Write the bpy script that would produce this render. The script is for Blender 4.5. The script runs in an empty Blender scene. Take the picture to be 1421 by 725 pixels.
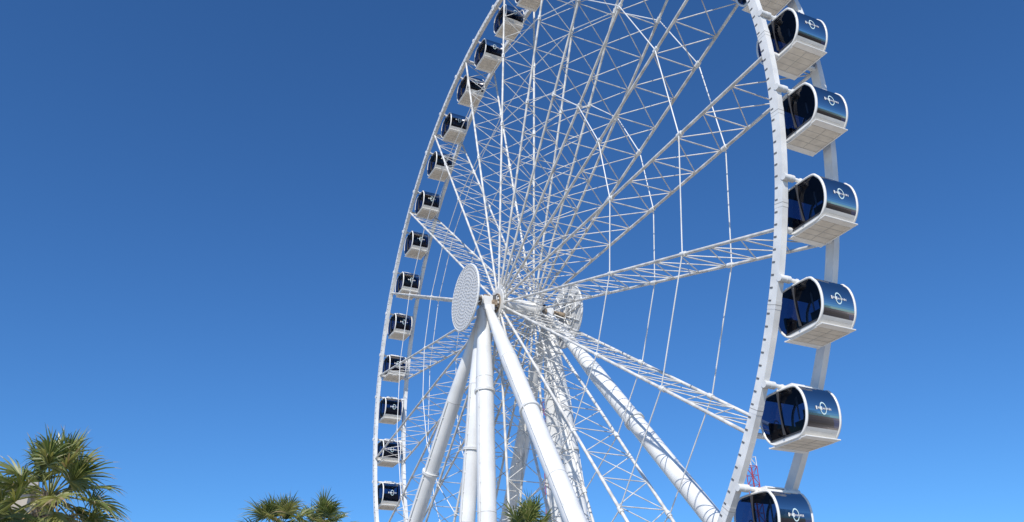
import bpy, math, random
from mathutils import Vector, Matrix
random.seed(7)
sc=bpy.context.scene
sc.view_settings.view_transform='Standard'
sc.view_settings.look='None'
sc.view_settings.exposure=0
COL=sc.collection

# ------------------------------------------------------------ materials
def mat(name,base,rough=0.5,var=0.0,scale=3.0,metal=0.0,base2=None,bump=0.0,spec=0.5,detail=4):
    m=bpy.data.materials.new(name);m.use_nodes=True
    nt=m.node_tree;b=nt.nodes['Principled BSDF']
    b.inputs['Roughness'].default_value=rough
    b.inputs['Metallic'].default_value=metal
    b.inputs['Specular IOR Level'].default_value=spec
    b.inputs['Base Color'].default_value=(*base,1)
    if var>0 or base2:
        tc=nt.nodes.new('ShaderNodeTexCoord')
        n=nt.nodes.new('ShaderNodeTexNoise');n.inputs['Scale'].default_value=scale;n.inputs['Detail'].default_value=detail
        nt.links.new(tc.outputs['Object'],n.inputs['Vector'])
        r=nt.nodes.new('ShaderNodeValToRGB')
        c2=base2 if base2 else tuple(c*(1-var) for c in base)
        r.color_ramp.elements[0].color=(*c2,1);r.color_ramp.elements[0].position=.35
        r.color_ramp.elements[1].color=(*base,1);r.color_ramp.elements[1].position=.6
        nt.links.new(n.outputs['Fac'],r.inputs['Fac'])
        nt.links.new(r.outputs['Color'],b.inputs['Base Color'])
        if bump:
            bp=nt.nodes.new('ShaderNodeBump');bp.inputs['Strength'].default_value=bump
            nt.links.new(n.outputs['Fac'],bp.inputs['Height']);nt.links.new(bp.outputs['Normal'],b.inputs['Normal'])
    return m
M_white=mat('white_painted_steel',(.79,.785,.765),.38,.16,1.3)
M_spoke=mat('white_spoke_paint',(.74,.72,.68),.42,.36,2.2)
M_leg=mat('white_leg_paint',(.79,.79,.78),.35,.12,.7)
M_gond=mat('gondola_white',(.80,.78,.74),.28,.06,2.0)
M_under=mat('gondola_underside',(.70,.64,.55),.6,.15,3.0)
M_grey=mat('louvre_grey',(.38,.37,.35),.6)
M_dark=mat('dark_fitting',(.05,.05,.055),.5)
M_led=mat('led_fitting',(.14,.14,.145),.5)
M_grease=mat('hub_machinery',(.34,.26,.18),.5,.5,6.0)
M_seat=mat('seat_fabric',(.03,.035,.05),.7)
M_disc=mat('display_disc',(.66,.66,.655),.45,.10,2.0)
M_bulb=mat('display_bulb',(.40,.40,.41),.35)
M_logo=mat('logo_print',(.62,.78,.78),.4)
M_conc=mat('concrete',(.42,.39,.35),.85,.2,.4,bump=.2)
M_red=mat('red_mast_paint',(.42,.05,.06),.5,.2,2)
def glass():
    m=bpy.data.materials.new('tinted_glass');m.use_nodes=True
    nt=m.node_tree;nt.nodes.clear()
    o=nt.nodes.new('ShaderNodeOutputMaterial');t=nt.nodes.new('ShaderNodeBsdfTransparent')
    t.inputs['Color'].default_value=(.25,.30,.42,1)
    g=nt.nodes.new('ShaderNodeBsdfGlossy');g.inputs['Roughness'].default_value=.03;g.inputs['Color'].default_value=(.52,.50,.52,1)
    f=nt.nodes.new('ShaderNodeFresnel');f.inputs['IOR'].default_value=1.38
    mx=nt.nodes.new('ShaderNodeMixShader')
    nt.links.new(f.outputs[0],mx.inputs[0]);nt.links.new(t.outputs[0],mx.inputs[1]);nt.links.new(g.outputs[0],mx.inputs[2])
    nt.links.new(mx.outputs[0],o.inputs[0]);return m
M_glass=glass()

# ------------------------------------------------------------ mesh builder
class MB:
    def __init__(s,name,mats):
        s.name=name;s.mats=mats;s.v=[];s.f=[];s.mi=[];s.sm=[]
    def add(s,vs,fs,mi=0,smooth=False):
        o=len(s.v);s.v+= [tuple(v) for v in vs]
        for f in fs:
            s.f.append(tuple(i+o for i in f));s.mi.append(mi);s.sm.append(smooth)
    def tube(s,a,b,r,r2=None,n=8,mi=0,cap=True):
        a=Vector(a);b=Vector(b);r2=r if r2 is None else r2
        d=(b-a)
        if d.length<1e-6:return
        d.normalize()
        u=d.orthogonal().normalized();w=d.cross(u)
        vs=[]
        for p,rr in((a,r),(b,r2)):
            for i in range(n):
                t=2*math.pi*i/n;vs.append(p+u*math.cos(t)*rr+w*math.sin(t)*rr)
        s.add(vs,[(i,(i+1)%n,(i+1)%n+n,i+n) for i in range(n)],mi,True)
        if cap: s.add(vs,[tuple(range(n))[::-1],tuple(range(n,2*n))],mi,False)
    def box(s,c,h,mi=0,R=None):
        c=Vector(c);vs=[]
        for x in(-1,1):
            for y in(-1,1):
                for z in(-1,1):
                    p=Vector((x*h[0],y*h[1],z*h[2]))
                    if R is not None:p=R@p
                    vs.append(c+p)
        s.add(vs,[(0,1,3,2),(4,6,7,5),(0,4,5,1),(2,3,7,6),(0,2,6,4),(1,5,7,3)],mi)
    def mesh(s):
        me=bpy.data.meshes.new(s.name);me.from_pydata(s.v,[],s.f)
        for m in s.mats:me.materials.append(m)
        me.polygons.foreach_set('material_index',s.mi)
        me.polygons.foreach_set('use_smooth',s.sm)
        me.update();return me
    def obj(s,parent=None,loc=(0,0,0)):
        o=bpy.data.objects.new(s.name,s.mesh());COL.objects.link(o);o.location=loc
        if parent:o.parent=parent
        return o
def empty(name,loc=(0,0,0)):
    e=bpy.data.objects.new(name,None);COL.objects.link(e);e.location=loc;return e

# ------------------------------------------------------------ FERRIS WHEEL
HZ=28.5; R=25.0; W=1.25
wheel=empty('ferris_wheel',(0,0,HZ))     # local origin = axle centre
PH=-16.6; NS=21; NG=42
def pol(r,deg,y):
    t=math.radians(deg);return Vector((r*math.cos(t),y,r*math.sin(t)))
# rims
for nm,y in(('front_rim',-W),('back_rim',W)):
    mb=MB(nm,[M_white,M_led,M_grey])
    N=252;r0,r1=R-.2,R+.2;t=.13
    vs=[]
    for i in range(N):
        a=360*i/N
        vs+=[pol(r0,a,y-t),pol(r1,a,y-t),pol(r1,a,y+t),pol(r0,a,y+t)]
    fs=[]
    for i in range(N):
        j=(i+1)%N
        for k in range(4):
            l=(k+1)%4;fs.append((4*i+k,4*i+l,4*j+l,4*j+k))
    mb.add(vs,fs,0)
    for i in range(NS*2):            # splice joints: fine seam plates
        a=PH+360*i/(NS*2)+2.1
        Rm=Matrix.Rotation(-math.radians(a),3,'Y')
        mb.box(pol(R,a,y),(.206,.136,.16),0,Rm)
        mb.box(pol(R,a,y),(.209,.139,.012),2,Rm)
    n=NG*8
    sgn=-1 if y<0 else 1
    for i in range(n):
        a=PH+360*i/n+.3
        Rm=Matrix.Rotation(-math.radians(a),3,'Y')
        mb.box(pol(R-.11,a,y+sgn*(t+.006)),(.070,.008,.030),1,Rm)
    mb.obj(wheel)
# spokes
mb=MB('spokes',[M_spoke,M_white])
RH=.75
for k in range(NS):
    a=PH+360*k/NS
    yh=1.25
    for s in(-1,1):
        mb.tube(pol(RH,a,s*yh),pol(R-.15,a,s*W),.076,n=8)
    NP=12
    rs=[1.6+(R-.3-1.6)*i/NP for i in range(NP+1)]
    for i,r in enumerate(rs):
        mb.tube(pol(r,a,-W),pol(r,a,W),.029,n=6,cap=False)
        if i<NP:
            mb.tube(pol(r,a,-W),pol(rs[i+1],a,W),.026,n=6,cap=False)
            mb.tube(pol(r,a+.02,W),pol(rs[i+1],a+.02,-W),.026,n=6,cap=False)
    mb.tube(pol(R,a,-W),pol(R,a,W),.11,n=8,mi=1)
    for rr in(.535*R,.768*R):
        for s in(-1,1):
            mb.tube(pol(rr-.15,a,s*W),pol(rr+.15,a,s*W),.12,n=8,mi=1)
mb.obj(wheel)
mb=MB('ring_cables',[M_white])
for k in range(NS):
    a=PH+360*k/NS;b=a+360/NS
    for rr in(.535*R,.768*R):
        for s in(-1,1):
            mb.tube(pol(rr,a,s*(W+.06)),pol(rr,b,s*(W+.06)),.030,n=8,cap=False)
mb.obj(wheel)
# hub
mb=MB('hub',[M_white,M_grease,M_dark])
mb.tube((0,-3.3,0),(0,3.4,0),.20,n=20,mi=1)
mb.tube((0,-1.5,0),(0,1.5,0),.5,n=28)
for s in(-1,1):
    mb.tube((0,s*1.12,0),(0,s*1.38,0),.95,n=36)
    mb.tube((0,s*1.38,0),(0,s*1.44,0),.62,n=28,mi=1)
    mb.box((0,s*2.1,-.12),(.36,.30,.34),0)
    mb.box((0,s*2.15,-.62),(.62,.34,.20),0)
    mb.tube((0,s*1.60,0),(0,s*2.6,0),.29,n=24,mi=1)
    mb.tube((0,s*2.42,0),(0,s*2.50,0),.36,n=24,mi=0)
    mb.box((0,s*2.1,.30),(.18,.2,.1),1)
    mb.box((.45,s*1.75,-.25),(.16,.14,.18),1)
    mb.tube((.5,s*1.75,-.1),(.5,s*1.75,.25),.09,n=10,mi=2)
    for i in range(12):
        t=2*math.pi*i/12
        mb.tube((.5*math.cos(t),s*1.40,.5*math.sin(t)),(.5*math.cos(t),s*1.52,.5*math.sin(t)),.05,n=6,mi=2)
    for k in range(NS):
        a=PH+360*k/NS
        mb.box(pol(.95,a,s*1.25),(.22,.10,.09),0,Matrix.Rotation(-math.radians(a),3,'Y'))
mb.obj(wheel)
# display discs
for nm,y,s in(('front_display_disc',-3.5,-1),('back_display_disc',3.6,1)):
    mb=MB(nm,[M_disc,M_bulb,M_white])
    RD=2.07
    mb.tube((0,y-.05,0),(0,y+.05,0),RD,n=64)
    N=64
    for i in range(N):
        a=360*i/N;b=360*(i+1)/N
        mb.tube(pol(RD,a,y),pol(RD,b,y),.075,n=6,mi=2,cap=False)
    for j,rr in enumerate([.2,.42,.64,.86,1.08,1.3,1.52,1.74,1.94]):
        n=int(2*math.pi*rr/.22)
        for i in range(n):
            c=pol(rr,360*i/n+7*j,y+s*.05)
            mb.tube(c,c+Vector((0,s*.035,0)),.055,.04,n=6,mi=1)
    for i in range(12):
        a=30*i
        mb.tube(pol(.2,a,y-s*.12),pol(RD-.05,a,y-s*.12),.05,n=6,mi=2)
    for rr in(.8,1.45):
        for i in range(32):
            mb.tube(pol(rr,i*11.25,y-s*.12),pol(rr,(i+1)*11.25,y-s*.12),.035,n=6,mi=2,cap=False)
    for i in range(6):
        a=60*i+20
        mb.tube(pol(.25,a,s*2.6),pol(1.2,a,y-s*.1),.045,n=6,mi=2)
    mb.obj(wheel)
# legs
def leg(name,top,foot,r_top,r,collars=(.31,.62)):
    mb=MB(name,[M_leg,M_white,M_conc,M_grey])
    top=Vector(top);foot=Vector(foot);d=foot-top
    p1=top+d*.17
    mb.tube(top,p1,r_top,r,n=32)
    mb.tube(p1,foot,r,n=32,cap=False)
    u=d.normalized()
    for c in collars:
        p=top+d*c
        mb.tube(p-u*.08,p-u*.008,r+.09,n=32,mi=1)
        mb.tube(p-u*.008,p+u*.008,r+.08,n=32,mi=3)
        mb.tube(p+u*.008,p+u*.08,r+.09,n=32,mi=1)
    for c in(.17,.46,.78):
        p=top+d*c;mb.tube(p-u*.012,p+u*.012,r+.006,n=32,mi=3)
    side=u.cross(Vector((0,1,0)))
    if side.length<.1: side=Vector((1,0,0))
    side.normalize();side=(side*.4+Vector((0,-1 if top.y<0 else 1,0))*.9).normalized()
    mb.tube(p1+side*(r+.04),foot+side*(r+.06),.028,n=6,mi=1)
    for i in range(20):
        p=top+d*(.2+.8*i/20);mb.box(p+side*(r+.02),(.04,.04,.04),1)
    mb.box((foot.x,foot.y,-HZ+.35),(.95,.95,.4),2)
    mb.tube(foot+Vector((0,0,.1)),foot+Vector((0,0,.9)),r+.18,r+.12,n=24,mi=1)
    mb.obj(wheel)
zf=-HZ+.6
leg('leg_1',(-.50,-2.15,-.65),(-22.2,-4.1,zf),.24,.47)
leg('leg_2',(.45,-2.15,-.65),(21.0,-4.1,zf),.24,.47)
leg('leg_3',(-.50,2.3,-.65),(-22.2,5.3,zf),.24,.47)
leg('leg_4',(.50,2.3,-.65),(22.4,5.2,zf),.24,.47)
leg('leg_5',(.15,-2.35,-.70),(2.8,-3.1,zf),.34,.52,(.20,.5,.75))
leg('leg_6',(-.15,-2.35,-.70),(-2.8,-3.1,zf),.26,.46)
leg('leg_7',(.15,2.3,-.70),(2.8,4.0,zf),.28,.46)
leg('leg_8',(-.15,2.3,-.70),(-2.8,4.2,zf),.28,.46)

# gondola mesh --------------------------------------------------
def catmull(P,n=5):
    out=[];L=len(P)
    for i in range(L):
        p0,p1,p2,p3=[Vector(P[(i+k-1)%L]) for k in range(4)]
        for j in range(n):
            t=j/n
            out.append(.5*((2*p1)+(p2-p0)*t+(2*p0-5*p1+4*p2-p3)*t*t+(3*p1-p0-3*p2+p3)*t**3))
    return out
half=[(.34,-.87),(.60,-.85),(.83,-.72),(1.04,-.42),(1.13,.00),(1.09,.42),(.93,.74),(.62,.92)]
prof=catmull([(x,z) for x,z in half]+[(-x,z) for x,z in half[::-1]],6)
NPF=len(prof)
Y0=.76
mb=MB('gondola_body',[M_gond,M_glass,M_under,M_seat,M_dark,M_grey,M_logo])
for i in range(NPF):
    a=prof[i];b=prof[(i+1)%NPF];zm=(a.y+b.y)/2
    m=1 if -.58<zm<.89 else (2 if zm<-.86 else 0)
    mb.add([(a.x,-Y0,a.y),(b.x,-Y0,b.y),(b.x,Y0,b.y),(a.x,Y0,a.y)],[(0,1,2,3)],m,True)
def ringpt(p,s): return Vector((p.x*s,p.y*s))
for sy in(-1,1):
    y=sy*Y0
    # rounded arch frame: three-step bevelled section
    sec=[(1.0,-.055),(1.018,-.05),(1.025,-.02),(1.018,.02),(.995,.035),(.965,.03),(.945,.0)]
    L=len(sec)
    vs=[]
    for p in prof:
        for sc_,dy in sec:
            q=ringpt(p,sc_);vs.append((q.x,y+sy*dy,q.y))
    fs=[]
    for i in range(NPF):
        j=(i+1)%NPF
        for k in range(L-1): fs.append((i*L+k,i*L+k+1,j*L+k+1,j*L+k))
    mb.add(vs,fs,0,True)
    inner=[ringpt(p,.95) for p in prof]
    def cyc(cond):
        idx=[i for i in range(NPF) if cond(inner[i]) and not cond(inner[i-1])][0]
        r=[]
        for k in range(NPF):
            p=inner[(idx+k)%NPF]
            if cond(p): r.append(p)
            else:break
        return r
    ZC=-.70
    U=cyc(lambda p:p.y>=ZC);L_=cyc(lambda p:p.y<ZC)
    Lx=[U[-1]]+L_+[U[0]]
    # slightly domed end glass
    cx=Vector((0,.1));M1=len(U)
    rings=[1,.85,.6,.3]
    vs=[]
    for s_ in rings:
        for p in U:
            q=cx+(p-cx)*s_;vs.append((q.x,y+sy*.10*(1-s_**2),q.y))
    vs.append((0,y+sy*.10,.1))
    fs=[]
    for a_ in range(len(rings)-1):
        for i in range(M1):
            j=(i+1)%M1;fs.append((a_*M1+i,a_*M1+j,(a_+1)*M1+j,(a_+1)*M1+i))
    o_=(len(rings)-1)*M1
    for i in range(M1): fs.append((o_+i,o_+(i+1)%M1,len(vs)-1))
    mb.add(vs,fs,1,True)
    mb.add([(p.x,y,p.y) for p in Lx],[tuple(range(len(Lx)))],0)
    mb.box((0,y,ZC),(.78,.025,.025),4)
    mb.box((0,y+sy*.06,.10),(.018,.06,.76),4)
for sx in(-1,1):
    for k in range(2):
        z=-.76+.07*k
        xs=[p.x for p in prof if p.x>0 and abs(p.y-z)<.08]
        xx=sum(xs)/len(xs) if xs else .85
        mb.box((sx*(xx-.008),0,z),(.02,.50,.009),5)
    mb.box((sx*.76,0,-.895),(.12,.77,.018),0)
    mb.tube((sx*.88,-.78,-.89),(sx*.88,.78,-.89),.030,n=8,mi=0)
mb.box((0,0,-.89),(.62,.68,.02),2)
for xx in(-.3,0,.3): mb.box((xx,0,-.912),(.007,.66,.004),5)
mb.box((0,0,-.913),(.60,.007,.004),5)
for yy in(-.72,.72): mb.box((0,yy,-.90),(.64,.03,.03),0)
# roof unit
mb.box((0,0,.965),(.60,.60,.045),0)
mb.box((-.02,.0,1.07),(.40,.46,.075),0)
mb.box((-.02,.0,1.155),(.34,.40,.018),0)
for k in range(4): mb.box((.385,0,1.03+.022*k),(.006,.38,.006),4)
# inside
mb.box((0,0,-.64),(.86,.72,.03),3)
for sx in(-1,1):
    mb.box((sx*.62,0,-.46),(.22,.66,.15),3)
    mb.box((sx*.86,0,-.18),(.05,.62,.20),3)
mb.box((0,0,.82),(.74,.70,.02),3)
mb.tube((0,0,-.6),(0,0,.8),.03,n=8,mi=5)
def xprof(z):
    for i in range(NPF):
        a=prof[i];b=prof[(i+1)%NPF]
        if a.x>0 and b.x>0 and (a.y-z)*(b.y-z)<=0 and a.y!=b.y:
            t=(z-a.y)/(b.y-a.y);return a.x+t*(b.x-a.x)
    return 1.1
for sx in(-1,1):
    off=.012
    N=24;rv=[]
    for i in range(N):
        t=2*math.pi*i/N
        for rr in(.185,.150):
            z=.06+rr*math.sin(t)*1.2;rv.append((sx*(xprof(z)+off),rr*math.cos(t)*.8,z))
    mb.add(rv,[(2*i,2*((i+1)%N),2*((i+1)%N)+1,2*i+1) for i in range(N)],6)
    x0=xprof(.06)+off+.004
    yy=-.34
    for k,wd in enumerate([.05,.02,.025,.045,.03,.02,.035,.02,.03,.02]):
        hgt=.06 if k in(0,3) else .032
        mb.add([(sx*x0,yy,.05-hgt),(sx*x0,yy+wd+.01,.05-hgt+.01*math.sin(k*2)),(sx*x0,yy+wd+.01,.05+hgt+.02*math.sin(k)),(sx*x0,yy,.05+hgt)],[(0,1,2,3)],0)
        yy+=wd+.042
G=mb.mesh()
RG=25.25;DROP=1.10
for k in range(NG):
    a=PH+360/NG*(k+.5)
    p=pol(RG,a,0)
    o=bpy.data.objects.new('gondola_%02d'%(k+1),G);COL.objects.link(o)
    o.parent=wheel;o.location=p+Vector((0,0,-DROP))
    o.rotation_euler=(0,math.radians(random.uniform(-1.5,1.5)),0)
mb=MB('gondola_axles',[M_white,M_dark])
for k in range(NG):
    a=PH+360/NG*(k+.5);p=pol(RG,a,0)
    mb.tube(p+Vector((0,-W-.12,0)),p+Vector((0,W+.12,0)),.075,n=10)
    for s in(-1,1):
        mb.tube(p+Vector((0,s*(W-.32),0)),p+Vector((0,s*(W-.12),0)),.14,n=12)
        mb.tube(p+Vector((0,s*(W-.13),0)),p+Vector((0,s*(W+.15),0)),.13,n=12)
        mb.box(p+Vector((0,s*.62,-.06)),(.10,.05,.12),0)
mb.obj(wheel)

# ------------------------------------------------------------ PALMS
def leafmat(name,c1,c2,tr=.25):
    m=mat(name,c1,.38,0,1.6,base2=c2,spec=.6)
    nt=m.node_tree;b=nt.nodes['Principled BSDF'];o=[n for n in nt.nodes if n.type=='OUTPUT_MATERIAL'][0]
    t=nt.nodes.new('ShaderNodeBsdfTranslucent');t.inputs['Color'].default_value=(c1[0]*1.5,c1[1]*1.4,c1[2],1)
    mx=nt.nodes.new('ShaderNodeMixShader');mx.inputs[0].default_value=tr
    nt.links.new(b.outputs[0],mx.inputs[1]);nt.links.new(t.outputs[0],mx.inputs[2]);nt.links.new(mx.outputs[0],o.inputs[0])
    return m
M_l1=leafmat('palm_leaf',(.14,.18,.045),(.07,.10,.028))
M_l2=leafmat('palm_leaf_yellow',(.30,.30,.09),(.16,.18,.05))
M_l3=leafmat('palm_leaf_dry',(.42,.33,.18),(.26,.19,.10),.15)
M_bark=mat('palm_bark',(.24,.19,.14),.9,.5,5,bump=.6)
def palm(loc,h,s,seed,nleaf=34):
    rnd=random.Random(seed)
    root=empty('palm_tree',(loc[0],loc[1],0))
    mb=MB('trunk',[M_bark])
    N=26
    lean=(rnd.uniform(-.25,.25),rnd.uniform(-.25,.25))
    for i in range(N):
        t0=i/N;t1=(i+1)/N
        p0=Vector((lean[0]*(1-t0)**2,lean[1]*(1-t0)**2,h*t0-0.1));p1=Vector((lean[0]*(1-t1)**2,lean[1]*(1-t1)**2,h*t1-.1))
        r=.24-.06*t0
        mb.tube(p0,p1,r*1.07,r*.95,n=14)
    for i in range(60):
        a=rnd.uniform(0,6.28);z=h-1.4+1.4*rnd.random()
        d=Vector((math.cos(a),math.sin(a),0))
        mb.tube(Vector((0,0,z))+d*.14,Vector((0,0,z+.25))+d*.36,.05,.02,n=5)
    mb.obj(root)
    mb=MB('crown',[M_l1,M_l2,M_l3])
    C=Vector((0,0,h))
    ga=2.39996
    for k in range(nleaf):
        f=(k+.5)/nleaf
        el=math.radians(86-130*f**.9+rnd.uniform(-10,10))
        az=k*ga+rnd.uniform(-.3,.3)
        d=Vector((math.cos(az)*math.cos(el),math.sin(az)*math.cos(el),math.sin(el)))
        lp=s*(.70+.42*rnd.random())
        pts=[];droop=.22*s*math.cos(el)
        for j in range(5):
            t=j/4;pts.append(C+d*lp*t+Vector((0,0,-droop*t*t)))
        base=0 if f<.86 else (1 if rnd.random()<.6 else 2)
        if f<.86 and rnd.random()<.15: base=1
        for j in range(4): mb.tube(pts[j],pts[j+1],.022*s,.018*s,n=5,mi=1 if base<2 else 2,cap=False)
        e=(pts[4]-pts[3]).normalized()
        side=e.cross(Vector((0,0,1)))
        if side.length<.05: side=Vector((1,0,0))
        side.normalize()
        side=(Matrix.Rotation(rnd.uniform(-.8,.8),3,e)@side)
        nrm=side.cross(e).normalized()
        nseg=32
        bl=s*(.80+.28*rnd.random())
        fan=math.radians(rnd.uniform(80,108))
        for q in range(nseg):
            u=(q/(nseg-1)*2-1)
            ang=u*fan
            st=pts[4]+e*(.22*s*(1-abs(u)))
            dd=(e*math.cos(ang)+side*math.sin(ang)+nrm*(.30*abs(u)+rnd.uniform(-.08,.08))).normalized()
            L=bl*(1-.30*abs(u)**2)*rnd.uniform(.82,1.1)
            wv=dd.cross(nrm).normalized()
            wv=(Matrix.Rotation((.75 if q%2 else -.75),3,dd)@wv)
            mi=base
            rr=rnd.random()
            if mi==0 and rr<.22:mi=1
            if rr>.92:mi=min(2,mi+1)
            w0,w1=.012*s,.028*s
            dr=rnd.uniform(.08,.38)*s
            P=[]
            for t in(0,.3,.6,.82,1.0):
                P.append(st+dd*L*t+Vector((0,0,-dr*max(0,t-.3)**2*2)))
            ws=[w0,w1,w1*.7,w1*.3,.002]
            vs=[]
            for pp,ww in zip(P,ws): vs+=[pp-wv*ww,pp+wv*ww]
            mb.add(vs,[(2*j,2*j+1,2*j+3,2*j+2) for j in range(3)],mi,False)
            mb.add(vs[6:],[(0,1,3,2)],2 if rr>.5 else mi,False)
    mb.obj(root)
palm((14.8,-22.85),11.95,1.18,21,42)
palm((7.2,-14.7),12.7,.95,11)
palm((5.9,-12.6),12.9,1.02,12)
palm((15.3,-7.3),11.4,.95,17)

# ------------------------------------------------------------ BUILDING at far left
bld=empty('beige_building',(-26.5,-26.1,0))
M_wall=mat('stucco',(.50,.44,.36),.9,.15,.5,bump=.1)
M_roof=mat('roof_edge',(.40,.37,.34),.8,.2,1)
M_win=mat('window_glass',(.02,.03,.04),.08)
BH=20.9
mb=MB('walls',[M_wall]);mb.box((-12,-15,BH/2-.25),(12,15,BH/2-.25));mb.obj(bld)
mb=MB('roof',[M_roof])
mb.box((-12,-15,BH-.24),(12.5,15.5,.25))
zb=BH+.01
mb.add([(.4,.4,zb),(-24.4,.4,zb),(-24.4,-30.4,zb),(.4,-30.4,zb),(-9,-9,23),(-15,-9,23),(-15,-21,23),(-9,-21,23)],[(0,1,5,4),(1,2,6,5),(2,3,7,6),(3,0,4,7),(4,5,6,7)])
mb.obj(bld)
mb=MB('windows',[M_win,M_roof])
for fl in range(6):
    for j in range(8):
        mb.box((.0,-2-3.6*j,2+3.0*fl),(.03,.7,.8),0);mb.box((.03,-2-3.6*j,1.15+3.0*fl),(.08,.85,.06),1)
    for j in range(6):
        mb.box((-2-3.8*j,0,2+3.0*fl),(.7,.03,.8),0);mb.box((-2-3.8*j,.03,1.15+3.0*fl),(.85,.08,.06),1)
mb.obj(bld)

# ------------------------------------------------------------ red/white lattice ride towers behind
def mast(loc,h,wd=.55):
    root=empty('amusement_ride_tower',(loc[0],loc[1],0))
    mb=MB('lattice_mast',[M_red,M_white])
    n=int(h/1.3);c=[(-wd,-wd),(wd,-wd),(wd,wd),(-wd,wd)]
    for i in range(n):
        z0=h*i/n;z1=h*(i+1)/n;mi=0 if (i//3)%3 else 1
        for k in range(4):
            a=c[k];b=c[(k+1)%4]
            mb.tube((a[0],a[1],z0),(a[0],a[1],z1),.06,n=6,mi=mi,cap=False)
            mb.tube((a[0],a[1],z1),(b[0],b[1],z1),.035,n=5,mi=mi,cap=False)
            if (i+k)%2: mb.tube((a[0],a[1],z0),(b[0],b[1],z1),.035,n=5,mi=mi,cap=False)
            else: mb.tube((b[0],b[1],z0),(a[0],a[1],z1),.035,n=5,mi=mi,cap=False)
    mb.tube((0,0,h-1),(0,0,h+1.5),.05,n=6,mi=0)
    mb.obj(root)
mast((-49.5,61.8),36.8)
mast((-59.1,34.2),44.5)

# ------------------------------------------------------------ ground
M_g=mat('sandy_ground',(.44,.39,.31),.95,.2,.08,bump=.2)
mb=MB('ground',[M_g]);S=3000
mb.add([(-S,-S,0),(S,-S,0),(S,S,0),(-S,S,0)],[(0,1,2,3)]);mb.obj()
mb=MB('pavement',[M_conc]);mb.box((0,-2,.06),(34,16,.07));mb.obj()

# ------------------------------------------------------------ light
EL=42;sx,sy=.80,-.60
rot=math.atan2(sx,sy)
w=bpy.data.worlds.new('World');sc.world=w;w.use_nodes=True
nt=w.node_tree;bg=nt.nodes['Background']
sk=nt.nodes.new('ShaderNodeTexSky');sk.sky_type='NISHITA';sk.sun_disc=False
sk.sun_elevation=math.radians(EL);sk.sun_rotation=rot
sk.air_density=1.0;sk.dust_density=.0;sk.ozone_density=3.0;sk.altitude=0
mul=nt.nodes.new('ShaderNodeMix');mul.data_type='RGBA';mul.blend_type='MULTIPLY';mul.inputs[0].default_value=1
mul.inputs[7].default_value=(.38,.74,1.12,1)
nt.links.new(sk.outputs[0],mul.inputs[6]);nt.links.new(mul.outputs[2],bg.inputs[0]);bg.inputs[1].default_value=.121
ld=bpy.data.lights.new('sun','SUN');ld.energy=4.5;ld.angle=math.radians(.5);ld.color=(1,.96,.89)
lo=bpy.data.objects.new('sun',ld);COL.objects.link(lo)
ce=math.cos(math.radians(EL))
to=Vector((sx*ce,sy*ce,math.sin(math.radians(EL))))
lo.rotation_euler=to.to_track_quat('Z','Y').to_euler();lo.location=(60,-60,80)

# ------------------------------------------------------------ camera
yaw,pt,ro=map(math.radians,(63.721,27.697,-1.095))
f=Vector((-math.sin(yaw)*math.cos(pt),math.cos(yaw)*math.cos(pt),math.sin(pt)))
r=f.cross(Vector((0,0,1))).normalized();u=r.cross(f)
r2=r*math.cos(ro)+u*math.sin(ro);u2=-r*math.sin(ro)+u*math.cos(ro)
cd=bpy.data.cameras.new('camera');cd.sensor_width=36;cd.lens=36*1000*math.exp(.1477)/1421
cd.clip_end=8000;cd.clip_start=.1
co=bpy.data.objects.new('camera',cd);COL.objects.link(co)
M=Matrix((( r2.x,u2.x,-f.x,1.7258*R),(r2.y,u2.y,-f.y,-.8619*R),(r2.z,u2.z,-f.z,-.8809*R+HZ),(0,0,0,1)))
co.matrix_world=M
sc.camera=co
